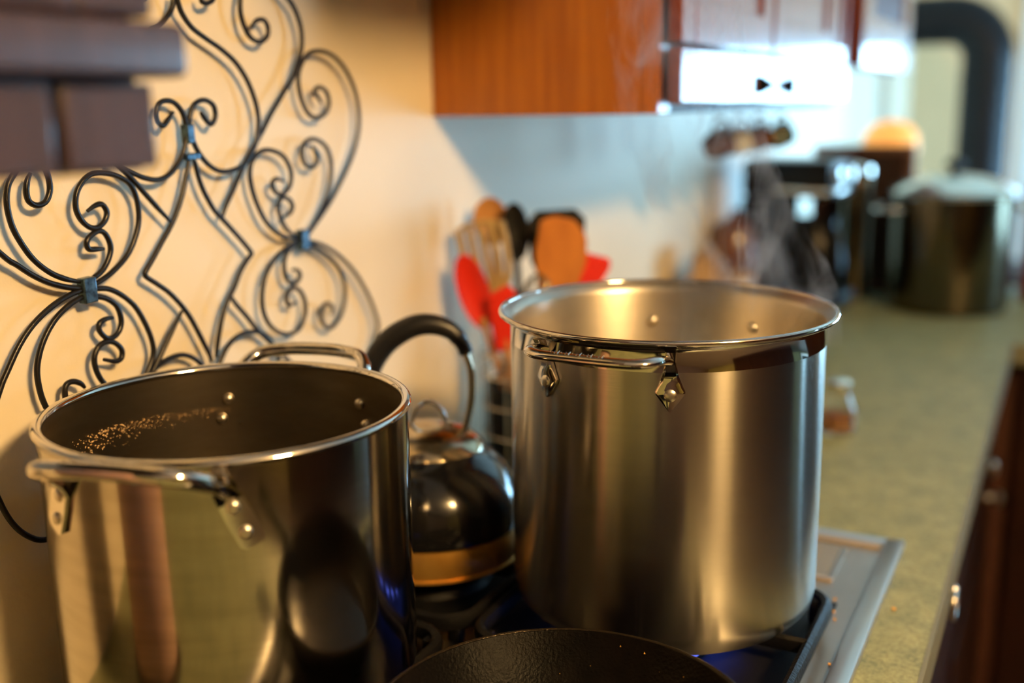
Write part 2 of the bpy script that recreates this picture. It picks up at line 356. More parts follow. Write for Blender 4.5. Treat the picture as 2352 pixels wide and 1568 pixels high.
# dark bow-tie shaped pull on the low drawer: two triangles meeting at a waist
for s, yy in ((1, 1.06), (-1, 1.19)):
    bm = bmesh.new()
    w_ = .036
    b_extrude(bm, [(-w_ * s, -.013), (-w_ * s, .013), (w_ * s, .003), (w_ * s, -.003)] if s > 0 else [(-w_ * s, .013), (-w_ * s, -.013), (w_ * s, -.003), (w_ * s, .003)], (XD + .0172 - O1.x, yy - O1.y, .497 - O1.z), (0, 1, 0), (0, 0, 1), (1, 0, 0), .006)
    finish(bm, 'pull_wing', mat('matte_black_pull', (.006, .006, .006), 1.0, spec=0.0), dwr, smooth=False)
for y0, y1 in ((.703, 1.100), (1.116, 1.533), (1.547, 1.664)):
    panel_door(T1, O1, y0, y1, .5395, 1.20, XD, .017, M_CHERRYGLOSS, rw=.05 if y1 - y0 > .2 else .03)
# cabinet farther along the wall
T2, O2_, R2 = upper('upper_cabinet', 1.72, 2.36, .535, 1.22, .320, 'farther upper cabinet with a glazed door, hung higher beside the stovepipe', 2, carc=M_CHERRYGLOSS)
panel_door(T2, O2_, 1.722, 2.355, .537, 1.20, .322, .019, M_CHERRYGLOSS, glass=mat('dark_door_glass', (0.06, 0.012, 0.006), 0.5, spec=.1), rw=.10)
# near left cabinet, out of focus
T3, O3, R3 = upper('upper_cabinet', -1.0, -.062, .447, 1.22, .300, 'blurred cabinet in the near top left corner, fronts coloured dark purple-brown for shade', 2, carc=M_DARKWOOD)
M_NEAR = mat('dusky_shaded_wood', (0.050, 0.030, 0.038), 0.42, var=(0.036, 0.022, 0.028), scale=9, stretch=(8, 8, .6), coat=.2)  # wood colour darkened to stand in for shade on the near fronts
box('drawer_front', rel(.301, .313, -.118, -.064, .449, .489, O3), M_NEAR, T3, .002)
box('drawer_front', rel(.301, .313, -.50, -.124, .449, .489, O3), M_NEAR, T3, .002)
box('ledge_moulding', rel(.290, .326, -.99, -.050, .4915, .5175, O3), M_NEAR, T3, .005, 3)
panel_door(T3, O3, -.50, -.064, .5195, 1.20, .301, .017, M_NEAR, rw=.045)

# ------------------------------------------------------------------ extractor hood between the two cabinets, lamps off
OH = Vector((0.3, 0.443, 0.80))
hood = thing('extractor_hood', OH, 'steel extractor hood hung beside the cherry cabinet over the stove', 'hood')
bm = bmesh.new()
b_box(bm, *rel(.001, .60, .187, .699, .812, .87, OH), bev=.003); b_box(bm, *rel(.585, .60, .187, .699, .800, .814, OH), bev=.002)
finish(bm, 'hood_shell', M_HOODSTEEL, hood, smooth=False)
bm = bmesh.new(); b_box(bm, *rel(.001, .28, .30, .59, .87, 1.35, OH), bev=.003); finish(bm, 'hood_duct', M_HOODSTEEL, hood, smooth=False)
for y in (.21, .45): box('grease_filter', rel(.06, .55, y, y + .22, .805, .811, OH), M_COOKTOP, hood, .001)
# warm ceiling lamp of the kitchen
pend = thing('ceiling_lamp', (2.05, -0.45, ZC), 'round opal ceiling lamp over the kitchen aisle', 'lamp')
lathe('lamp_canopy', [(0, -.001), (.07, -.001), (.06, -.012), (0, -.012)], M_POLISH, pend, n=32)
lathe('lamp_globe', [(.08, -.0125), (.165, -.035), (.20, -.08), (.165, -.13), (.09, -.155), (0, -.163)], mat('opal_glass_globe', (1, .9, .75), .4, emit=(1.0, .62, .24), estr=262.0), pend, n=40)

# tall dark pantry cupboard added out of view for dark reflections in the pots
pn = thing('added_pantry', (3.08, 0.55, ZF), 'unseen tall dark cherry pantry cupboard, added for dark reflections in the pots', 'cupboard')
box('carcass', (-.28, .315, -1.15, 1.15, 0, 2.1), M_GAP, pn, .004)
for k in range(4):
    d = box('door', (-.302, -.281, -1.145 + k * .575, -.58 + k * .575, .1, 2.08), M_DARKWOOD, pn, .004)
    lathe('knob', [(0, 0), (.007, 0), (.006, .008), (.014, .016), (.011, .026), (0, .028)], M_RIVET, d, n=20, loc=(-.302, -.62 + k * .575 if k % 2 == 0 else -1.10 + k * .575, 1.0), rot=(0, -math.pi / 2, 0))

# pinkish paper towel roll added unseen for a pink streak in the left pot
pt = thing('added_towel_roll', (.165, -.185, .0005), 'unseen pinkish paper towel roll added for its reflection in the left pot', 'paper towel')
lathe('roll', [(.018, .012), (.056, .012), (.0575, .016), (.0575, .288), (.056, .292), (.018, .292)], mat('pink_beige_paper', (.62, .40, .30), .8, var=(.50, .27, .20), scale=9, stretch=(1, 1, .35)), pt, n=40, close=True)
lathe('stand', [(0, 0), (.065, 0), (.065, .008), (.012, .011), (.010, .30), (.016, .315), (.012, .33), (0, .333)], M_DARKWOOD, pt, n=40)

# ------------------------------------------------------------------ wrought iron scrollwork on the wall
# rod centre lines in the plane of the ornament, in tenths of a millimetre from its centre
ROD_PATHS = [
    [(47,2357),(45,2275),(80,2181),(175,2072),(327,1983),(526,1884),(709,1759),(846,1591),(927,1405),(953,1249),(920,1094),(856,973),(720,843),(551,788),(371,789),(228,855),(117,968),(52,1090),(28,1207),(40,1293),(96,1392),(185,1436),(279,1433),(357,1381),(366,1292),(313,1225),(262,1241),(207,1300),(181,1337)],
    [(-151,1352),(-219,1292),(-285,1242),(-338,1270),(-356,1340),(-315,1422),(-234,1451),(-139,1436),(-60,1369),(-22,1282),(-19,1167),(-58,1040),(-135,930),(-269,827),(-411,791),(-557,819),(-678,873),(-870,985),(-930,1094),(-958,1249),(-927,1405),(-846,1591),(-709,1759),(-526,1884),(-336,2020),(-197,2077),(-65,2189),(-14,2273),(2,2355)],
    [(0,3010),(400,2870),(800,2740),(1150,2620),(1419,2456),(1581,2340),(1669,2218),(1715,2060),(1695,1899),(1610,1754),(1513,1610),(1339,1454),(1139,1271),(996,1121),(858,988),(695,829),(528,627),(393,472),(321,357)],
    [(0,3010),(-400,2870),(-800,2740),(-1150,2620),(-1419,2456),(-1581,2340),(-1669,2218),(-1715,2060),(-1695,1899),(-1610,1754),(-1513,1610),(-1339,1454),(-1139,1271),(-996,1121),(-703,827),(-577,688),(-448,545),(-304,396)],
    [(969,2492),(874,2384),(841,2309),(836,2191),(887,2059),(969,1978),(1085,1956),(1184,2011),(1205,2096),(1148,2160),(1039,2145),(973,2091)],
    [(-969,2492),(-874,2384),(-841,2309),(-836,2191),(-887,2059),(-969,1978),(-1085,1956),(-1184,2011),(-1205,2096),(-1148,2160),(-1039,2145),(-973,2091)],
    [(1954,1352),(1893,1421),(1859,1480),(1946,1511),(2052,1458),(2082,1347),(2013,1248),(1866,1204),(1733,1244),(1631,1396),(1601,1576),(1644,1705),(1751,1818),(1893,1867),(2087,1860),(2279,1784),(2441,1646),(2568,1434),(2604,1203),(2564,991),(2430,768),(2220,537),(1955,300),(1705,122),(1551,5)],
    [(1494,-4),(1584,52),(1739,170),(1902,342),(2013,540),(2043,712),(1996,872),(1865,967),(1729,993),(1615,951),(1570,854),(1616,741),(1721,706),(1811,758),(1801,853),(1748,924)],
    [(1387,3),(1134,83),(950,225),(829,419),(762,634),(770,775),(843,879),(971,933),(1118,921),(1261,862),(1351,756),(1375,637),(1309,528),(1186,483),(1092,535),(1077,618),(1156,643),(1254,608)],
    [(1414,8),(1242,118),(1155,247),(1133,366),(1181,443),(1283,434),(1352,356),(1304,286),(1208,257)],
    [(-1954,1352),(-1893,1421),(-1859,1480),(-1946,1511),(-2052,1458),(-2082,1347),(-2013,1248),(-1866,1204),(-1733,1244),(-1631,1396),(-1601,1576),(-1644,1705),(-1751,1818),(-1893,1867),(-2087,1860),(-2279,1784),(-2441,1646),(-2568,1434),(-2604,1203),(-2564,991),(-2044,413),(-1920,304),(-1791,199),(-1653,115),(-1506,54),(-1382,20),(-1303,1)],
    [(-1342,63),(-1496,116),(-1639,197),(-1770,323),(-1862,477),(-1912,609),(-1926,759),(-1901,878),(-1854,947),(-1769,1024),(-1662,1058),(-1571,1019),(-1532,940),(-1531,826),(-1580,743),(-1659,720),(-1728,754),(-1745,824),(-1724,909),(-1684,967)],
    [(-1285,5),(-1197,29),(-1032,89),(-855,199),(-743,336),(-680,482),(-676,650),(-728,781),(-841,860),(-973,903),(-1107,910),(-1205,863),(-1285,773),(-1311,659),(-1278,562),(-1207,492),(-1126,474),(-1043,517),(-1009,587),(-1047,653),(-1114,654),(-1203,619)],
    [(-1327,54),(-1241,72),(-1131,121),(-1044,216),(-1015,308),(-1051,409),(-1114,446),(-1202,418),(-1251,372),(-1236,315),(-1154,302),(-1087,294)],
    [(-5,984),(-59,828),(-149,633),(-241,483),(-339,364),(-454,250),(-590,112),(-674,32),(-682,5),(-664,-23),(-564,-97),(-442,-194),(-321,-324),(-218,-468),(-119,-662),(-37,-840),(3,-946)],
    [(21,953),(52,877),(76,757),(130,616),(234,445),(321,357),(430,248),(571,101),(669,-11),(672,-44),(630,-69),(510,-170),(398,-310),(291,-418),(205,-544),(139,-690),(85,-838),(61,-928)],
    [(47,-2357),(45,-2275),(80,-2181),(175,-2072),(327,-1983),(526,-1884),(709,-1759),(846,-1591),(927,-1405),(953,-1249),(920,-1094),(856,-973),(720,-843),(551,-788),(371,-789),(228,-855),(117,-968),(52,-1090),(28,-1207),(40,-1293),(96,-1392),(185,-1436),(279,-1433),(357,-1381),(366,-1292),(313,-1225),(262,-1241),(207,-1300),(181,-1337)],
    [(-47,-2357),(-45,-2275),(-80,-2181),(-175,-2072),(-327,-1983),(-526,-1884),(-709,-1759),(-846,-1591),(-927,-1405),(-953,-1249),(-920,-1094),(-856,-973),(-720,-843),(-551,-788),(-371,-789),(-228,-855),(-117,-968),(-52,-1090),(-28,-1207),(-40,-1293),(-96,-1392),(-185,-1436),(-279,-1433),(-357,-1381),(-366,-1292),(-313,-1225),(-262,-1241),(-207,-1300),(-181,-1337)],
    [(0,-3010),(400,-2870),(800,-2740),(1150,-2620),(1419,-2456),(1581,-2340),(1669,-2218),(1715,-2060),(1695,-1899),(1610,-1754),(1513,-1610),(1339,-1454),(1139,-1271),(996,-1121),(858,-988),(695,-829),(528,-627),(393,-472),(321,-357)],
    [(0,-3010),(-400,-2870),(-800,-2740),(-1150,-2620),(-1419,-2456),(-1581,-2340),(-1669,-2218),(-1715,-2060),(-1695,-1899),(-1610,-1754),(-1513,-1610),(-1339,-1454),(-1139,-1271),(-996,-1121),(-703,-827),(-577,-688),(-448,-545),(-304,-396)],
    [(-1288,-8),(-1370,-2),(-1519,-24),(-1686,-83),(-1854,-177),(-1994,-301),(-2123,-463),(-2216,-593),(-2350,-850),(-2420,-1150),(-2363,-1448),(-2284,-1657),(-2173,-1805),(-2035,-1897),(-1850,-1900),(-1700,-1800),(-1640,-1650),(-1700,-1520),(-1850,-1480)],
    [(-1295,-55),(-1379,-59),(-1499,-95),(-1638,-172),(-1750,-280),(-1832,-407),(-1877,-541),(-1879,-688),(-1854,-817),(-1800,-930),(-1710,-960),(-1650,-900),(-1655,-807),(-1644,-741),(-1608,-712),(-1551,-716),(-1491,-749),(-1456,-794)],
    [(-1303,1),(-1221,-14),(-1088,-43),(-959,-122),(-833,-247),(-746,-412),(-694,-572),(-693,-691),(-759,-809),(-860,-900),(-1010,-950),(-1160,-910),(-1276,-787),(-1325,-660),(-1321,-563),(-1263,-492),(-1174,-472),(-1091,-506),(-1034,-580),(-1050,-646),(-1115,-658),(-1231,-614)],
    [(-1296,-61),(-1231,-78),(-1118,-121),(-1026,-207),(-1000,-327),(-1041,-417),(-1118,-454),(-1185,-434),(-1239,-358),(-1225,-305),(-1161,-284),(-1083,-287)],
    [(1480,-20),(1599,-55),(1816,-133),(2091,-303),(2343,-532),(2538,-797),(2660,-1036),(2707,-1223),(2604,-1403),(2441,-1646),(2279,-1784),(2087,-1860),(1893,-1867),(1751,-1818),(1644,-1705)],
    [(1460,-60),(1593,-98),(1807,-203),(2021,-383),(2119,-584),(2110,-787),(2016,-936),(1854,-1030),(1739,-1004),(1665,-896),(1692,-793),(1798,-760),(1880,-814),(1855,-901)],
    [(1440,0),(1274,-48),(1084,-103),(889,-237),(792,-403),(768,-582),(821,-745),(956,-879),(1131,-945),(1296,-922),(1407,-804),(1425,-666),(1371,-549),(1284,-489),(1189,-497),(1140,-573),(1170,-648),(1292,-639)],
    [(1400,-20),(1213,-107),(1149,-198),(1147,-317),(1188,-402),(1290,-438),(1377,-393),(1359,-320),(1268,-296)],
    [(327,2343),(334,2295),(390,2279),(468,2305),(489,2351),(450,2399)],
    [(-327,2343),(-334,2295),(-390,2279),(-468,2305),(-489,2351),(-450,2399)],
]
orn = thing('iron_scrollwork', (0.0140, 0.2685, 0.3402), 'black wrought-iron scroll ornament hanging on the cream wall', 'wall decor')
orn.rotation_euler = (0.032, 0, 0)
for P in ROD_PATHS:
    path = crom([(0, u * 1e-4, v * 1e-4) for u, v in P], 5)
    n = len(path); rad = [0.0024] * n
    for k in range(min(6, n)): rad[k] = 0.0024 * (.62 + .38 * k / 6); rad[n - 1 - k] = rad[k]
    tube('iron_rod', path, rad, M_IRON, orn, n=8, up=(1, 0, 0))
for u, v, a, b in ((-1303, -10, .0065, .0105), (1478, -14, .0065, .0105), (-2, 1155, .0045, .0085), (0, 955, .009, .003), (0, -1155, .0045, .0085)):
    box('collar', (-.0045, .0045, u * 1e-4 - a, u * 1e-4 + a, v * 1e-4 - b, v * 1e-4 + b), M_COLLAR, orn, .0012)
for u, v in ((0, 3010), (-1303, -10), (1478, -14)):
    tube('wall_stud', [(-.0138, u * 1e-4, v * 1e-4), (0, u * 1e-4, v * 1e-4)], .0015, M_IRON, orn, n=6)

# ------------------------------------------------------------------ cooktop
OC = Vector((0.33, 0.31, 0.0))
ck = thing('cooktop', OC, 'stainless steel gas cooktop set into the green counter', 'cooktop')
R = lambda *a: rel(*a, OC)
box('deck', R(.083, .5755, -.058, .678, -.03, .006), M_COOKTOP, ck, .002)
bm = bmesh.new()
for d in ((.570, .5895, -.071, .688), (.071, .090, -.071, .688)): b_box(bm, *R(d[0], d[1], d[2], d[3], .0003, .0105), bev=.003)
for d in ((.088, .572, .672, .688), (.088, .572, -.071, -.055)): b_box(bm, *R(*d, .0003, .0100), bev=.003)
finish(bm, 'rim', mat('satin_rim_steel', (.50, .50, .49), .30, metal=.9, rvar=.05, scale=20), ck)
M_STRIP = mat('pinkish_reflective_strip', (.72, .60, .50), .3, metal=.8)
box('burner_pan', R(.092, .552, -.045, .512, .0062, .0075), mat('black_enamel_pan', (.006, .006, .006), .45, spec=.3), ck, .0005)
box('trim_strip', R(.30, .568, .660, .6655, .006, .0105), M_STRIP, ck, .001)
box('trim_strip', R(.47, .538, .558, .5635, .006, .0095), M_STRIP, ck, .001)
box('trim_strip', R(.533, .538, .5635, .648, .006, .0085), M_COOKTOP, ck, .001)
box('vent_plate', R(.47, .531, .566, .648, .006, .0075), mat('dull_plate', (.35, .33, .29), .45, metal=.6), ck, .001)
def burner(cx, cy, lit=False, x0=None, x1=None, y0=None, y1=None):
    c = (cx - OC.x, cy - OC.y, .0076)
    b = lathe('burner_base', [(0, 0), (.060, 0), (.056, .006), (.035, .008), (.035, .014), (0, .014)], M_GRATE, ck, n=32, loc=c)
    lathe('burner_cap', [(0, .0145), (.030, .0145), (.032, .018), (.027, .021), (0, .022)], M_GRATE, b, n=32)
    if lit:
        m = mat('blue_gas_flame', (.02, .03, .2), .5, emit=(.10, .16, 1.0), estr=1.5)
        for k in range(18):
            a = 2 * math.pi * k / 18; ca, sa = math.cos(a), math.sin(a)
            pth = [(ca * r, sa * r, z) for r, z in ((.036, .010), (.050, .012), (.066, .017), (.080, .023), (.088, .026))]
            bm = bmesh.new(); b_tube(bm, pth, [.003, .0055, .0065, .004, .0008], n=8); finish(bm, 'flame', m, b)
    # grate: rounded square frame on four feet with four fingers
    g = D.objects.new('grate', None)
    pts = []; rc = .03
    for qx, qy, a0 in ((x1 - rc, y1 - rc, 0), (x0 + rc, y1 - rc, 90), (x0 + rc, y0 + rc, 180), (x1 - rc, y0 + rc, 270)):
        for k in range(6):
            a = math.radians(a0 + 18 * k); pts.append((qx + rc * math.cos(a) - OC.x, qy + rc * math.sin(a) - OC.y, .0275))
    bm = bmesh.new(); b_tube(bm, pts, .0085, n=8, up=(0, 0, 1), flat=.65, closed=True)
    for qx, qy in ((x0 + .012, y0 + .012), (x1 - .012, y0 + .012), (x0 + .012, y1 - .012), (x1 - .012, y1 - .012)):
        b_box(bm, qx - .006 - OC.x, qx + .006 - OC.x, qy - .006 - OC.y, qy + .006 - OC.y, .0077, .030, bev=.002)
    for dx, dy in ((1, 0), (-1, 0), (0, 1), (0, -1)):
        ex = (x1 if dx > 0 else x0) if dx else cx; ey = (y1 if dy > 0 else y0) if dy else cy
        p0 = Vector((ex - OC.x, ey - OC.y, .0285)); p1 = Vector((cx + dx * .028 - OC.x, cy + dy * .028 - OC.y, .0285))
        if (p1 - p0).length > .02: b_tube(bm, [p0, p1], .0074, n=8, up=(0, 0, 1), flat=.6)
    finish(bm, 'grate', M_GRATE, ck)
burner(.1690, .140, x0=.095, x1=.272, y0=-.020, y1=.262)
burner(.4106, .375, True, x0=.286, x1=.553, y0=.268, y1=.478)
burner(.1700, .400, x0=.095, x1=.272, y0=.280, y1=.500)
burner(.4400, .100, x0=.300, x1=.553, y0=-.030, y1=.255)
ZG = .0362
for k, (x, y) in enumerate(((.552, .493), (.568, .394), (.556, .478), (.545, .405), (.560, .350), (.548, .520))):
    tag(lathe('food_crumb', [(0, -.0012), (.0014, -.0004), (.0016, .0002), (.0008, .0008), (0, .0009)], M_CRUMB, n=7, loc=(x, y, .0073), rot=(0, 0, k)), 'tiny orange food crumb on the steel cooktop beside the tall pot', 'crumb', 'crumbs on the cooktop')
tag(lathe('food_crumb', [(0, -.0012), (.0020, -.0004), (.0022, .0006), (.0010, .0014), (0, .0015)], M_CRUMB, n=7, loc=(.6, .535, .0013)), 'orange food crumb on the green counter at the cooktop rim', 'crumb')

# ------------------------------------------------------------------ pots
def rivet(parent, p, nrm, r=.0055, h=.004, m=None, name='rivet'):
    bm = bmesh.new(); b_lathe(bm, [(r, -.001), (r, h * .35), (r * .8, h * .75), (r * .45, h), (0, h * 1.08)], n=16)
    o = finish(bm, name, m or M_RIVET, parent); o.location = p; o.rotation_euler = Vector(nrm).to_track_quat('Z', 'Y').to_euler(); return o
def cyl(r, az, z): a = math.radians(az); return Vector((r * math.cos(a), r * math.sin(a), z))

# left stock pot: bead rim, loop handles on riveted plates
LC = Vector((.1691, .1240, ZG)); LR, LH = .1361, .2617 - ZG
lp = thing('stock_pot', LC, 'wide used steel stock pot with riveted strap handles, near left', 'pot')
ro = LR - .0022
lathe('pot_body', [(0, 0), (ro - .020, 0), (ro - .008, .003), (ro - .002, .010), (ro, .020), (ro, LH - .004)], M_STEELB, lp, n=128)
lathe('pot_interior', [(ro - .0012, LH - .004), (ro - .0014, .02), (ro - .012, .005), (0, .004)], M_STEELIN, lp, n=128)
lathe('pot_rim', [(ro - .0020 + .0042 * math.cos(a) + .0008, LH - .0030 + .0032 * math.sin(a)) for a in [2 * math.pi * k / 12 for k in range(12)]], M_POLISH, lp, n=128, close=True)
def strap_handle(pot, az, ro, m):
    half = [(.1385, 25.0, .2405), (.1480, 23.2, .2490), (.1590, 20.0, .2565), (.1660, 16, .2620), (.1668, 10, .2645), (.1655, 4, .2655)]
    pts = [cyl(r, az - a, z - ZG) for r, a, z in half] + [cyl(r, az + a, z - ZG) for r, a, z in half[::-1]]
    path = crom(pts, 6); n = len(path)
    bm = bmesh.new(); b_tube(bm, path, [.0046 + .0014 * min(1, min(k, n - 1 - k) / 10) for k in range(n)], n=12)
    h = finish(bm, 'handle', m, pot)
    Z = Vector((0, 0, 1))
    for s in (-1, 1):
        # splayed plate hugging the wall, its upper end folding out into the bar
        bm = bmesh.new(); rows = []
        for r, da, z, wd in ((ro + .0006, 32.2, .2030, .0060), (ro + .0006, 31.6, .2060, .0092), (ro + .0006, 28.4, .2230, .0092), (ro + .0010, 26.4, .2340, .0085), (ro + .0060, 25.0, .2410, .0070), (ro + .0160, 23.8, .2500, .0045)):
            e2 = cyl(1, az + s * da, 0); t2 = Vector((-e2.y, e2.x, 0)) * s; dirw = (t2 * .88 + Z * .42).normalized()
            rows.append([bm.verts.new(e2 * (r + q) + dirw * w + Z * (z - ZG)) for q, w in ((0, -wd), (0, wd), (.0026, wd), (.0026, -wd))])
        for A, B in zip(rows, rows[1:]):
            for k in range(4): bm.faces.new((A[k], A[(k + 1) % 4], B[(k + 1) % 4], B[k]))
        bm.faces.new(rows[0]); bm.faces.new(rows[-1][::-1])
        pl = finish(bm, 'handle_plate', m, pot, ang=.5)
        for da, z in ((27.0, .2300), (29.8, .2125)):
            e2 = cyl(1, az + s * da, 0)
            rivet(pl, e2 * (ro + .0030) + Z * (z - ZG), e2, .0045, .0026)
            rivet(pot, e2 * (ro - .0014) + Z * (z - ZG), -e2, .0048, .0040)
    return h
strap_handle(lp, -74.5, ro, M_POLISH)
strap_handle(lp, 106, ro, M_POLISH)
bm = bmesh.new()
for k in range(520):
    u = random.random() ** .8; az = 196 - 62 * u + random.gauss(0, 3.5); z = .2205 - ZG - .004 * u + abs(random.gauss(0, 1)) * -.010 * (1 - .75 * u) + .006
    s = random.uniform(.00015, .0007) * (1.3 - u); e = cyl(1, az, 0); t_ = Vector((-e.y, e.x, 0)); c = e * (ro - .0022) + Vector((0, 0, z))
    q = [bm.verts.new(c + t_ * (s * math.cos(a) * 1.5) + Vector((0, 0, s * math.sin(a))) - e * random.uniform(0, .0006)) for a in (0.3, 1.9, 3.3, 4.8)]
    ap = bm.verts.new(c - e * s * .8)
    for i in range(4): bm.faces.new((q[i], q[(i + 1) % 4], ap))
fl = finish(bm, 'dried_flecks', M_FLECK, lp, smooth=False); fl['kind'] = 'stuff'

# right stock pot: flared polished rim and band, brushed wall, diamond handle brackets
RC = Vector((.4106, .4134, ZG)); RR, RH = .1465, .303 - ZG
rp = thing('stock_pot', RC, 'tall brushed steel stock pot with diamond handle brackets, steaming on a blue flame', 'pot')
rb = .1362
lathe('pot_body', [(0, 0), (rb - .018, 0), (rb - .008, .0025), (rb - .0025, .009), (rb, .020), (rb, RH - .0265)], M_STEEL, rp, n=160)
lathe('polished_band', [(rb, RH - .0265), (rb, RH - .0110), (rb + .0010, RH - .0085), (rb + .0042, RH - .0055), (RR - .0022, RH - .0030)], M_POLISH, rp, n=160)
lathe('pot_interior', [(RR - .0030, RH - .0015), (rb + .0030, RH - .0050), (rb - .0006, RH - .0085), (rb - .0018, RH - .0120), (rb - .0020, .02), (rb - .014, .005), (0, .004)], M_STEELIN2, rp, n=160)
lathe('pot_rim', [(RR - .0024 + .0024 * math.cos(a), RH - .0024 + .0024 * math.sin(a)) for a in [2 * math.pi * k / 12 for k in range(12)]], M_POLISH, rp, n=160, close=True)
lathe('water', [(0, .17), (rb - .0022, .17)], M_WATER, rp, n=64)
def diamond_handle(pot, az):
    e = cyl(1, az, 0); t = Vector((-e.y, e.x, 0)); Z = Vector((0, 0, 1))
    zb = .291 - ZG; zr = .2600 - ZG; half = .0535
    P = lambda r, s, z: e * r + t * s + Z * z
    hs = [(.001, .0515, -.003), (.010, .0515, -.0005), (.020, .0505, .0008), (.0285, .0465, .001), (.0340, .0395, .001), (.0362, .0300, .001), (.0368, .0150, .001)]
    path = crom([P(rb + r, -s_, zb + z) for r, s_, z in hs] + [P(rb + r, s_, zb + z) for r, s_, z in hs[::-1]], 6)
    bm = bmesh.new(); b_tube(bm, path, .0038, n=14, up=(0, 0, 1), flat=1.6)
    h = finish(bm, 'handle', M_POLISH, pot)
    # worn raised marking on top of the bar
    bm = bmesh.new()
    for k in range(15):
        s0 = -.026 + .0030 * k; ln = .0016 + .0012 * ((k * 7) % 3)
        b_tube(bm, [P(rb + .0368 - ln, s0 - .0008, zb + .0047), P(rb + .0368 + ln, s0 + .0008, zb + .0047)], .0004, n=6)
    finish(bm, 'raised_marking', M_POLISH, h)
    for s in (-1, 1):
        a2 = az + s * 22.0; e2 = cyl(1, a2, 0); t2 = Vector((-e2.y, e2.x, 0))
        # arm from the bar corner down to a diamond plate lying on the wall
        prof = [(.0085, .0010, .0046, .0060), (.0055, -.0060, .0042, .0050), (.0028, -.0120, .0046, .0044), (.0014, -.0190, .0060, .0036), (.0010, -.0255, .0084, .0032), (.0010, -.0320, .0114, .0030), (.0010, -.0342, .0110, .0030), (.0010, -.0480, .0008, .0026)]
        bm = bmesh.new(); rows = []
        for r, dz, wd, th in prof:
            rows.append([bm.verts.new(e2 * (rb + r + q) + t2 * w_ + Z * (zb + dz + .0035)) for q, w_ in ((-.0008, -wd), (-.0008, wd), (th * .5, wd), (th, wd * .72), (th, -wd * .72), (th * .5, -wd))])
        for A, B in zip(rows, rows[1:]):
            for k in range(6): bm.faces.new((A[k], A[(k + 1) % 6], B[(k + 1) % 6], B[k]))
        bm.faces.new(rows[0]); bm.faces.new(rows[-1][::-1])
        pl = finish(bm, 'handle_bracket', M_POLISH, pot, ang=.6)
        rivet(pl, e2 * (rb + .0036) + Z * (zb - .0312), e2, .0050, .0022)
        rivet(pot, e2 * (rb - .0018) + Z * (.262 - ZG), -e2, .0055, .0045)
diamond_handle(rp, -91)
diamond_handle(rp, 93)

# ------------------------------------------------------------------ kettle
KC = Vector((.1680, .4030, ZG))
kt = thing('kettle', KC, 'black enamel kettle with brass base band and steel lid between the two pots', 'kettle')
lathe('base_band', [(0, 0), (.090, 0), (.0935, .002), (.0935, .004), (.0915, .005), (.0930, .010), (.0925, .024), (.0905, .0315), (.0860, .033), (0, .033)], M_BRASS, kt, n=72)
lathe('kettle_body', [(.0850, .0332), (.0912, .034), (.0922, .044), (.0905, .058), (.0850, .074), (.0750, .089), (.0630, .1005), (.0555, .106), (.0545, .108), (0, .108)], M_KETTLE, kt, n=72)
lid = lathe('lid', [(.0530, .1083), (.0555, .1090), (.0545, .1115), (.0470, .1190), (.0330, .1270), (.0180, .1310), (0, .1320)], M_LIDSTEEL, kt, n=64)
hx = Vector((.887, .462, 0)).normalized(); Z = Vector((0, 0, 1))
arch = [hx * (.017 * math.cos(a)) + Z * (.130 + .024 * math.sin(a)) for a in [math.pi * k / 16 for k in range(17)]]
tube('lid_loop', [hx * .024 + Z * .1315] + arch + [hx * -.024 + Z * .1315], .0026, M_POLISH, lid, n=10)
K = lambda s, z: hx * s + Z * (z - ZG)
grip = crom([K(-.0640, .185), K(-.0600, .2104), K(-.0500, .2350), K(-.0340, .2545), K(-.0110, .2670), K(.0095, .2680), K(.0265, .2605), K(.0365, .2470), K(.0395, .2390)], 6)
n = len(grip); gr = [.0085 + .0028 * math.sin(math.pi * min(1, k / (n * .75))) - (.0012 if k > n * .8 else 0) for k in range(n)]
tube('handle_grip', grip, gr, M_GRIP, kt, n=18, up=tuple(hx.cross(Z)), flat=1.0)
for strap in ([K(.0385, .2400), K(.0430, .2250), K(.0440, .2100), K(.0425, .1880), K(.0375, .1660), K(.0345, .1485)], [K(-.0635, .1880), K(-.0640, .1750), K(-.0600, .1550), K(-.0520, .1430)]):
    tube('handle_strap', crom(strap, 6), .0048, M_LIDSTEEL, kt, n=12, up=tuple(hx.cross(Z)), flat=.8)
for s in (.036, -.052):
    o = lathe('strap_boss', [(0, 0), (.008, 0), (.007, .006), (0, .008)], M_LIDSTEEL, kt, n=16); o.location = hx * s + Z * (.1130 if s > 0 else .1040)
sp = crom([hx * -.070 + Z * .070, hx * -.092 + Z * .092, hx * -.104 + Z * .112], 5)
tube('spout', sp, [.017 - .0008 * k for k in range(len(sp))], M_KETTLE, kt, n=16)

# ------------------------------------------------------------------ skillet
SK = Vector((.4550, .1000, ZG)); S0 = .1300
sk = thing('skillet', SK, 'black cast-iron skillet with oily bottom at the near edge', 'skillet')
lathe('pan_body', [(0, 0), (.098, 0), (.104, .004), (.1275, .046), (.1300, .0485), (.1292, .0500), (.1262, .0498), (.1235, .046), (.1015, .008), (.097, .0055), (0, .005)], M_SKILLET, sk, n=128)
lathe('pan_rim', [(.1284 + .0016 * math.cos(a), .0492 + .0014 * math.sin(a)) for a in [2 * math.pi * k / 8 for k in range(8)]], mat('highlight_rim_iron', (.03, .022, .014), .25, metal=.6, bump=.3, bscale=500), sk, n=128, close=True)  # lighter, shinier ring put in for the thin golden highlight along the rim
lathe('oil', [(0, .0062), (.0985, .0062)], M_OIL, sk, n=64)
hd = [Vector((.06, -.105, .040)), Vector((.085, -.150, .046)), Vector((.125, -.225, .052)), Vector((.145, -.262, .052))]
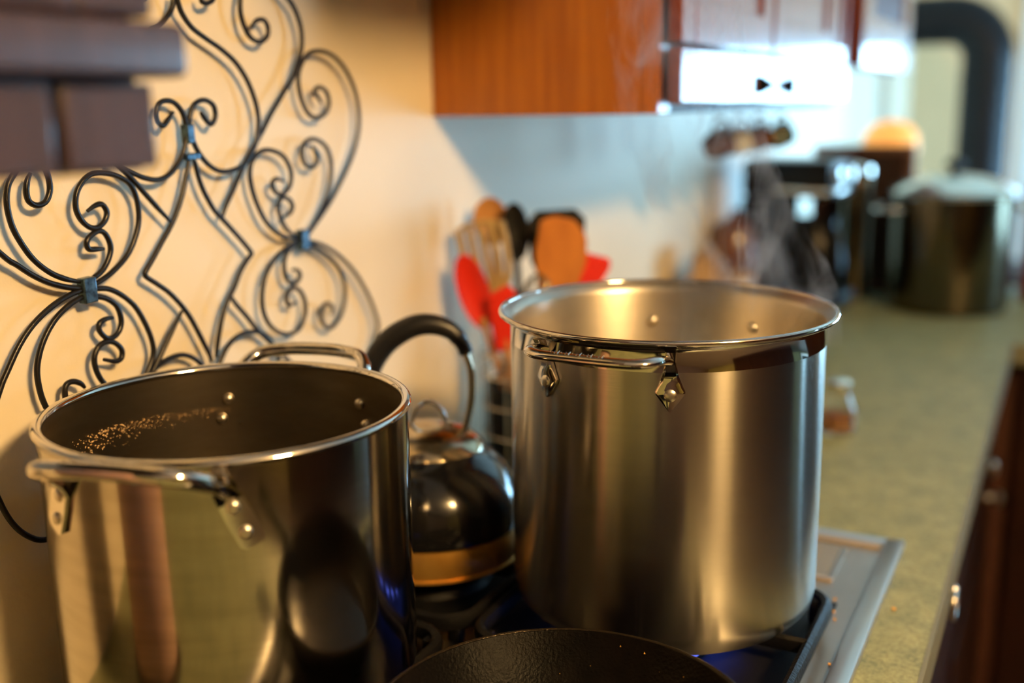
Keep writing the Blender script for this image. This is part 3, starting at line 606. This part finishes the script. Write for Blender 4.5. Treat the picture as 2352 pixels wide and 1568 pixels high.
tube('pan_handle', crom(hd, 6), .0125, M_SKILLET, sk, n=12, up=(0, 0, 1), flat=1.3)
bm = bmesh.new()
for k in range(26):
    a = random.uniform(40, 150) if k % 2 else random.uniform(20, 70); zz = random.uniform(.016, .044); r = .1015 + (zz - .008) * (.022 / .038) - .0008
    c = cyl(r, a, zz); s = random.uniform(.0002, .0009)
    q = [bm.verts.new(c + Vector((s * math.cos(b), s * math.sin(b), random.uniform(-s, s)))) for b in (0, 2.1, 4.2)]; ap = bm.verts.new(c + Vector((0, 0, s * 1.4)))
    for i in range(3): bm.faces.new((q[i], q[(i + 1) % 3], ap))
    bm.faces.new(q)
fl = finish(bm, 'burnt_crumbs', M_CRUMB, sk, smooth=False); fl['kind'] = 'stuff'

# ------------------------------------------------------------------ utensil holder and utensils
UC = Vector((.100, .755, 0))
uh = thing('utensil_holder', UC + Vector((0, 0, .001)), 'wire utensil holder with black canister at the wall', 'utensil holder')
lathe('canister', [(0, 0), (.052, 0), (.054, .004), (.054, .118), (.0515, .118), (.0505, .006), (0, .006)], M_BLACKCAN, uh, n=40)
for z in (.010, .052, .092, .132, .160):
    tube('wire_ring', [cyl(.058 + .03 * max(0, z - .1), 360 * k / 48, z) for k in range(48)], .0022, M_WIRE, uh, n=8, closed=True)
for k in range(12):
    tube('wire_upright', [cyl(.058, 30 * k, .0025), cyl(.058, 30 * k, .1), cyl(.0598, 30 * k, .161)], .0016, M_WIRE, uh, n=6)
hx2 = Vector((.887, .462, 0)).normalized(); nf = Vector((hx2.y, -hx2.x, 0))   # nf points to the camera side
def uten(name, label, cat, s_top, z_top, s_base, d_top=0., d_base=0., z_base=.012):
    """empty at the foot, local z along the shaft, x across (image right), y away"""
    b = UC + hx2 * s_base + nf * d_base + Vector((0, 0, z_base)); tp = UC + hx2 * s_top + nf * d_top + Vector((0, 0, z_top))
    ax = (tp - b).normalized(); xr = (hx2 - ax * hx2.dot(ax)).normalized(); yr = ax.cross(xr)
    t = thing(name, (0, 0, 0), label, cat)
    t.matrix_world = Matrix(((xr.x, yr.x, ax.x, b.x), (xr.y, yr.y, ax.y, b.y), (xr.z, yr.z, ax.z, b.z), (0, 0, 0, 1)))
    return t, (tp - b).length
def blade(name, outline, th, m, parent, y=0.0, holes=(), bev=.001, cup=0.0):
    bm = bmesh.new(); b_extrude(bm, outline, (0, y - th / 2, 0), (1, 0, 0), (0, 0, 1), (0, 1, 0), th)
    if bev: bmesh.ops.bevel(bm, geom=[e for e in bm.edges], offset=bev, segments=2, affect='EDGES')
    return finish(bm, name, m, parent, ang=.8)
def spoon_head(name, L, wd, hgt, m, parent, th=.0035, cup=.008):
    """shallow oval bowl around z = L - hgt/2"""
    bm = bmesh.new(); N = 28; c = L - hgt / 2
    rings = []
    for f in (0, .35, .7, 1.0):
        rings.append(([bm.verts.new((wd / 2 * f * math.cos(2 * math.pi * k / N), cup * (1 - f * f), c + hgt / 2 * f * math.sin(2 * math.pi * k / N))) for k in range(N)] if f else [bm.verts.new((0, cup, c))]))
    back = []
    for f in (1.0, .7, .35, 0):
        back.append(([bm.verts.new((wd / 2 * f * 1.03 * math.cos(2 * math.pi * k / N), cup * (1 - f * f) + th, c + hgt / 2 * f * 1.03 * math.sin(2 * math.pi * k / N))) for k in range(N)] if f else [bm.verts.new((0, cup + th, c))]))
    al = rings + back
    for A, B in zip(al, al[1:]):
        for k in range(N):
            j = (k + 1) % N
            if len(A) == 1: bm.faces.new((A[0], B[k], B[j]))
            elif len(B) == 1: bm.faces.new((A[k], A[j], B[0]))
            else: bm.faces.new((A[k], A[j], B[j], B[k]))
    return finish(bm, name, m, parent, ang=1.2)
def shaft(L0, L1, r, m, parent, name='shaft', flat=1.0): return tube(name, [(0, 0, L0), (0, 0, (L0 + L1) / 2), (0, 0, L1)], [r * .9, r, r * .8], m, parent, n=12, up=(1, 0, 0), flat=flat)

t, L = uten('wooden_spoon', 'round-headed pale wooden spoon standing tallest at the back of the holder', 'spoon', -.047, .358, -.012, -.034, -.030)
shaft(0, L - .045, .005, M_SPOON, t); spoon_head('spoon_bowl', L, .046, .062, M_SPOON, t)
t, L = uten('nylon_ladle', 'black nylon spoon standing right of the tall wooden spoon', 'spoon', -.014, .352, .002, -.016, -.014)
shaft(0, L - .05, .005, M_BLACKPL, t); spoon_head('spoon_bowl', L, .036, .075, M_BLACKPL, t)
t, L = uten('slotted_turner', 'tan slotted turner with long slits leaning left in the holder', 'turner', -.058, .330, .008, .002, -.002)
shaft(0, L - .085, .0045, M_SLOT, t)
tu = []
for k in range(5):
    x0 = -.033 + k * .0140
    pth = [(x0 * .35, 0, L - .095), (x0 * .85 + .003, 0, L - .070), (x0 + .004, 0, L - .035), (x0 + .004, 0, L - .004)]
    tube('tine', crom(pth, 5), .0050, M_SLOT, t, n=8, up=(0, 1, 0), flat=1.0)
tube('turner_edge', crom([(-.031, 0, L - .006), (-.012, 0, L + .001), (.014, 0, L - .002), (.027, 0, L - .008)], 5), .0032, M_SLOT, t, n=8)
blade('turner_heel', [(-.006, L - .118), (.006, L - .118), (.012, L - .092), (-.012, L - .092)], .004, M_SLOT, t)
t, L = uten('silicone_spatula', 'red silicone spoon-spatula leaning far left in the holder', 'spatula', -.080, .292, .002, .034, .012)
shaft(0, L - .085, .0055, M_SPOON, t); spoon_head('spatula_head', L, .040, .100, M_RED, t, th=.006, cup=.006)
t, L = uten('silicone_spatula', 'flat red silicone spatula tucked right behind the left red spatula', 'spatula', -.032, .255, -.010, .038, .032)
shaft(0, L - .07, .005, M_SPOON, t); blade('spatula_head', [(-.016, L - .085), (.016, L - .085), (.018, L - .01), (.010, L), (-.018, L - .012)], .007, M_RED, t, bev=.002)
t, L = uten('wire_whisk', 'olive-grey wire whisk leaning right at the front of the holder', 'whisk', .016, .268, .006, .040, .034)
shaft(0, .11, .006, M_BLACKPL, t, 'grip')
for k in range(4):
    a = math.pi * k / 4; ca, sa = math.cos(a), math.sin(a)
    loop = [(ca * s, sa * s, z) for s, z in ((.004, .11), (.012, L - .10), (.020, L - .05), (.016, L - .015), (.0, L), (-.016, L - .015), (-.020, L - .05), (-.012, L - .10), (-.004, .11))]
    tube('whisk_wire', crom(loop, 5), .0015, mat('dull_whisk_wire', (.30, .26, .16), .3, metal=1), t, n=6)
t, L = uten('wooden_spatula', 'broad orange-brown wooden spatula standing right of centre in the holder', 'spatula', .050, .338, .018, .018, .014)
shaft(0, L - .09, .006, M_OLIVEWOOD, t)
blade('spatula_blade', [(-.011, L - .112), (.011, L - .112), (.025, L - .088), (.033, L - .055), (.031, L - .025), (.014, L - .004), (-.012, L), (-.030, L - .008), (-.033, L - .05), (-.026, L - .088)], .007, M_OLIVEWOOD, t, bev=.002)
t, L = uten('nylon_turner', 'black nylon turner showing behind the broad wooden spatula', 'turner', .046, .345, .020, -.022, -.018)
shaft(0, L - .09, .005, M_BLACKPL, t); blade('turner_blade', [(-.012, L - .11), (.012, L - .11), (.036, L - .07), (.034, L - .012), (.020, L), (-.030, L - .006), (-.040, L - .02), (-.034, L - .07)], .003, M_BLACKPL, t)
t, L = uten('silicone_spatula', 'red silicone spatula with square end, rightmost in the holder', 'spatula', .070, .290, .022, -.004, -.002)
shaft(0, L - .07, .005, M_SPOON, t); blade('spatula_head', [(-.008, L - .085), (.016, L - .085), (.043, L - .014), (.041, L - .003), (.006, L), (.000, L - .02)], .008, M_RED, t, bev=.002)

# ------------------------------------------------------------------ small glass jar on the counter
JC = Vector((.440, 1.085, 0.0005))
j = thing('glass_jar', JC, 'small clear glass jar half full of brown spice on the green counter', 'jar')
lathe('jar_glass', [(0, 0), (.024, 0), (.027, .004), (.027, .040), (.020, .052), (.018, .062), (.0165, .062), (.018, .052), (.025, .039), (.025, .006), (.022, .003), (0, .003)], M_GLASS, j, n=40)
lathe('spice', [(0, .0034), (.0215, .0034), (.0246, .0066), (.0246, .026), (.015, .0275), (0, .027)], M_SPICE, j, n=32)
lathe('jar_lid', [(0, .0625), (.0195, .0625), (.0205, .064), (.0205, .074), (.018, .076), (0, .076)], M_POLISH, j, n=32)

# ------------------------------------------------------------------ far counter: big pot, coffee maker, lamp and clutter
FP = Vector((.480, 2.150, .0005)); fr, fh = .133, .262
fp = thing('stock_pot', FP, 'large dark-sided stock pot with a glass lid on the far counter', 'pot')
lathe('pot_body', [(0, 0), (fr - .02, 0), (fr - .004, .004), (fr, .018), (fr, fh), (fr - .002, fh), (fr - .003, .01), (0, .006)], M_DARKSTEEL, fp, n=80)
lathe('pot_rim', [(fr - .001 + .0035 * math.cos(a), fh + .0030 * math.sin(a)) for a in [2 * math.pi * k / 10 for k in range(10)]], M_POLISH, fp, n=80, close=True)
ld = lathe('lid', [(fr - .002, fh + .004), (fr + .002, fh + .007), (fr - .004, fh + .012), (.09, fh + .034), (.04, fh + .046), (0, fh + .049)], mat('lid_steel_bright', (.72, .68, .58), .2, metal=1, rvar=.05, scale=30), fp, n=80)
lathe('lid_knob', [(0, fh + .049), (.008, fh + .049), (.008, fh + .058), (.020, fh + .064), (.022, fh + .072), (.014, fh + .079), (0, fh + .081)], M_BLACKPL, ld, n=24)
for az in (-150, 20):
    e = cyl(1, az, 0); tt = Vector((-e.y, e.x, 0)); Q = lambda r, s: e * r + tt * s + Vector((0, 0, fh - .03))
    tube('handle', crom([Q(fr - .003, -.045), Q(fr + .02, -.044), Q(fr + .035, -.03), Q(fr + .038, 0), Q(fr + .035, .03), Q(fr + .02, .044), Q(fr - .003, .045)], 5), .0055, M_POLISH, fp, n=10)
CM = Vector((.150, 2.050, .0005))
cm = thing('coffee_maker', CM, 'black coffee maker with shiny trim under the upper cabinet on the far counter', 'coffee maker', rotz=math.radians(-8))
box('base', (-.10, .12, -.085, .085, 0, .04), M_BLACKGLOSS, cm, .008, 3); box('column', (-.10, -.02, -.085, .085, .041, .26), M_BLACKGLOSS, cm, .008, 3)
box('head', (-.10, .11, -.085, .085, .261, .345), M_BLACKGLOSS, cm, .012, 3); box('trim_band', (-.02, .1115, -.0865, .0865, .27, .282), M_POLISH, cm, .003)
cf = lathe('carafe', [(0, .0), (.055, 0), (.066, .03), (.068, .07), (.058, .12), (.048, .15), (.050, .165), (.046, .165), (.046, .15), (.055, .12), (.064, .07), (.062, .03), (.052, .004), (0, .004)], M_BLACKGLOSS, cm, n=40, loc=(.050, 0, .045))
lathe('coffee', [(0, .005), (.050, .005), (.0605, .03), (.062, .07), (.0575, .1), (0, .1)], mat('black_coffee', (.012, .005, .002), .1), cf, n=40)
tube('carafe_handle', crom([(.045, -.045, .15), (.075, -.075, .14), (.080, -.080, .08), (.055, -.055, .04)], 6), .007, M_BLACKPL, cf, n=10)
for k in range(2): 
    o = lathe('control_knob', [(0, 0), (.014, 0), (.013, .01), (0, .012)], M_POLISH, cm, n=20, loc=(.1105, -.04 + .08 * k, .310), rot=(0, math.pi / 2, 0))
# brown framed board behind the coffee maker
fb = thing('framed_board', (.26, 2.285, .001), 'dark brown wooden framed board standing behind the coffee maker', 'board', rotz=math.radians(6))
bm = bmesh.new()
for d in ((-.12, -.097, 0, .365), (.097, .12, 0, .365)): b_box(bm, d[0], d[1], -.009, .009, d[2], d[3], .002)
for d in ((0, .02), (.345, .365)): b_box(bm, -.097, .097, -.009, .009, d[0], d[1], .002)
finish(bm, 'frame', mat('brown_frame_wood', (.075, .026, .012), .4), fb); box('board_panel', (-.098, .098, -.003, .005, .018, .347), M_DARKWOOD, fb, .0005)
# chrome canister in front of it
cn = thing('steel_canister', (.262, 2.205, .0005), 'tall shiny steel canister beside the coffee maker', 'canister')
lathe('canister_body', [(0, 0), (.032, 0), (.035, .004), (.035, .300), (0, .300)], M_DARKSTEEL, cn, n=40); lathe('canister_lid', [(.035, .3005), (.037, .302), (.036, .318), (.012, .326), (0, .327)], M_POLISH, cn, n=40)
# lit lamp
lm = thing('table_lamp', (.297, 2.440, .0005), 'lit table lamp with orange round shade on the far counter', 'lamp')
lathe('lamp_foot', [(0, 0), (.045, 0), (.042, .012), (.014, .02), (.009, .05), (.008, .300), (0, .302)], M_BLACKPL, lm, n=32)
lathe('lamp_shade', [(.030, .300), (.058, .318), (.070, .350), (.066, .385), (.044, .412), (.020, .420), (0, .421)], M_LAMPSHADE, lm, n=40)
# clutter by the wall
pb = thing('paper_bag', (.075, 1.62, .0005), 'crumpled kraft paper bag on the counter by the wall', 'bag', rotz=.3)
bm = bmesh.new(); b_box(bm, -.04, .04, -.055, .055, 0, .175, .006, 2)
bmesh.ops.subdivide_edges(bm, edges=list(bm.edges), cuts=2, use_grid_fill=True)
for v in bm.verts:
    if v.co.z > .01: v.co += Vector((random.uniform(-1, 1), random.uniform(-1, 1), random.uniform(-1, 1))) * .0045
    if v.co.z > .12: v.co.x *= .62
finish(bm, 'bag_body', M_PAPER, pb, ang=.5)
tube('rolled_top', [(0, -.054, .180), (.002, 0, .184), (0, .054, .180)], .011, M_PAPER, pb, n=10)
sj = thing('storage_canister', (.105, 1.735, .0005), 'small white canister with a blue label beside the paper bag', 'canister')
lathe('canister_body', [(0, 0), (.030, 0), (.033, .004), (.033, .105), (.030, .108), (0, .108)], M_CERAMIC_W, sj, n=36); lathe('label_band', [(.0333, .035), (.0336, .036), (.0336, .078), (.0333, .079)], M_BLUELAB, sj, n=36); lathe('canister_lid', [(0, .1085), (.034, .1085), (.034, .120), (.010, .124), (0, .132)], M_CORK, sj, n=36)
br = thing('bread_crock', (.060, 1.870, .0005), 'dark brown lidded crock behind the white canister', 'crock')
lathe('crock_body', [(0, 0), (.045, 0), (.055, .03), (.056, .15), (.046, .19), (.042, .20), (0, .20)], M_CERAMIC_B, br, n=40); lathe('crock_lid', [(0, .2005), (.046, .2005), (.046, .206), (.020, .222), (.010, .226), (.012, .24), (0, .244)], M_CERAMIC_B, br, n=40)
# wooden bread box at the right edge of the picture
bb = thing('bread_box', (.775, 2.395, .0005), 'red-brown wooden bread box with a pale knob at the right edge', 'box')
box('box_body', (-.15, .15, -.10, .10, 0, .235), mat('red_brown_box_wood', (.11, .026, .014), .6, spec=.15), bb, .012, 3); box('box_lid', (-.155, .155, -.105, .105, .2355, .258), mat('red_brown_box_wood', (.11, .026, .014), .6, spec=.15), bb, .008, 3)
o = lathe('knob', [(0, 0), (.008, 0), (.009, .008), (.018, .014), (.017, .024), (0, .028)], M_CERAMIC_W, bb, n=24, loc=(-.105, -.1005, .115), rot=(math.pi / 2, 0, 0))
# cups hanging on hooks under the upper cabinet
for k, (x, y, m, lab) in enumerate(((.20, 1.24, M_CERAMIC_B, 'brown cup on the hook nearest the stove under the upper cabinet'), (.20, 1.36, M_CERAMIC_W, 'white cup hanging between two brown cups under the upper cabinet'), (.20, 1.48, M_CERAMIC_B, 'brown cup hanging between the white and the green cup'), (.21, 1.60, M_CERAMIC_G, 'dark green cup on the hook farthest along under the upper cabinet'))):
    tube('cup_hook', crom([(x - O1.x, y - O1.y, .4755 - O1.z), (x - O1.x, y - O1.y, .455 - O1.z), (x - O1.x + .008, y - O1.y, .446 - O1.z), (x - O1.x + .012, y - O1.y, .455 - O1.z)], 5), .0016, M_WIRE, T1, n=6)
    cu = thing('hanging_cup', (x + .006, y, .4495), lab, 'cup')
    cu.rotation_euler = (0, 0, .3 * k); cu.scale = (.66, .66, .66)
    bm = bmesh.new(); b_lathe(bm, [(0, -.036), (.024, -.034), (.034, -.012), (.037, .030), (.0345, .030), (.0315, -.012), (.022, -.030), (0, -.032)], n=32)
    bmesh.ops.rotate(bm, verts=bm.verts, cent=(0, 0, 0), matrix=Matrix.Rotation(1.15, 3, 'Y')); bmesh.ops.translate(bm, verts=bm.verts, vec=(.0, 0, -.062))
    finish(bm, 'cup_body', m, cu)
    tube('cup_handle', crom([(-.014, 0, -.034), (-.012, 0, -.012), (.004, 0, -.001), (.022, 0, -.010), (.028, 0, -.030)], 6), .0038, m, cu, n=8)

# ------------------------------------------------------------------ wood stove and its pipe in the far room
ws = thing('wood_stove', (.388, 4.2, ZF), 'black wood stove with a tall black pipe elbowing into the left wall', 'stove')
bm = bmesh.new(); b_box(bm, -.30, .30, -.25, .25, .16, .72, .02); finish(bm, 'firebox', M_PIPE, ws)
for sx in (-1, 1):
    for sy in (-1, 1): box('leg', (sx * .26 - .025, sx * .26 + .025, sy * .21 - .025, sy * .21 + .025, 0, .165), M_PIPE, ws, .004)
zt = .775 - ZF; path = [Vector((0, 0, .715)), Vector((0, 0, zt - .17))]
for k in range(9): a = math.pi / 2 * k / 8; path.append(Vector((-.15 + .15 * math.cos(a), 0, zt - .15 + .15 * math.sin(a))))
path += [Vector((-.25, 0, zt)), Vector((-.384, 0, zt))]
tube('stove_pipe', path, .097, M_PIPE, ws, n=40, up=(0, 1, 0))
for z in (1.0, 1.45):
    lathe('pipe_seam', [(.0975, z - .012), (.1000, z - .010), (.1000, z + .010), (.0975, z + .012)], M_PIPE, ws, n=40)

# ------------------------------------------------------------------ steam rising from the tall pot
bm = bmesh.new(); rings = []
S0_ = Vector((.47, .49, .255))
for k, c_ in enumerate(crom([(.475, .490, .255), (.470, .490, .310), (.448, .482, .370), (.415, .470, .440), (.400, .462, .520), (.400, .460, .600), (.400, .460, .655)], 3)):
    f = k / 18; r = (.075 - .02 * f) * (1 if f < .9 else .8)
    rings.append([bm.verts.new(c_ - S0_ + Vector((r * math.cos(2 * math.pi * i / 20), r * math.sin(2 * math.pi * i / 20), 0))) for i in range(20)])
for A, B in zip(rings, rings[1:]):
    for i in range(20): bm.faces.new((A[i], A[(i + 1) % 20], B[(i + 1) % 20], B[i]))
bm.faces.new(rings[0][::-1]); bm.faces.new(rings[-1])
sm = D.materials.new('water_steam'); sm.use_nodes = True; nt = sm.node_tree; nt.nodes.clear()
out = node(nt, 'ShaderNodeOutputMaterial'); vol = node(nt, 'ShaderNodeVolumePrincipled'); vol.inputs['Color'].default_value = (1, 1, 1, 1); vol.inputs['Anisotropy'].default_value = .2
tc = node(nt, 'ShaderNodeTexCoord'); mp = node(nt, 'ShaderNodeMapping'); mp.inputs['Scale'].default_value = (1, 1, .45); mp.inputs['Rotation'].default_value = (.15, -.3, 0)
nz = node(nt, 'ShaderNodeTexNoise'); nz.inputs['Scale'].default_value = 19; nz.inputs['Detail'].default_value = 4; nz.inputs['Distortion'].default_value = 2.2
rp_ = node(nt, 'ShaderNodeMapRange'); rp_.inputs[1].default_value = .53; rp_.inputs[2].default_value = .68; rp_.inputs[3].default_value = 0; rp_.inputs[4].default_value = 20.0
nt.links.new(tc.outputs['Object'], mp.inputs[0]); nt.links.new(mp.outputs[0], nz.inputs[0]); nt.links.new(nz.outputs[0], rp_.inputs[0])
sx = node(nt, 'ShaderNodeSeparateXYZ'); nt.links.new(tc.outputs['Object'], sx.inputs[0])
fd = node(nt, 'ShaderNodeMapRange'); fd.inputs[1].default_value = 0.03; fd.inputs[2].default_value = .45; fd.inputs[3].default_value = 1; fd.inputs[4].default_value = .0
nt.links.new(sx.outputs[2], fd.inputs[0])
ml = node(nt, 'ShaderNodeMath', operation='MULTIPLY'); nt.links.new(rp_.outputs[0], ml.inputs[0]); nt.links.new(fd.outputs[0], ml.inputs[1])
nt.links.new(ml.outputs[0], vol.inputs['Density']); nt.links.new(vol.outputs[0], out.inputs['Volume'])
st = finish(bm, 'steam', sm, loc=S0_)
tag(st, 'thin white steam curling up from the tall steel pot', 'steam', kind='stuff')
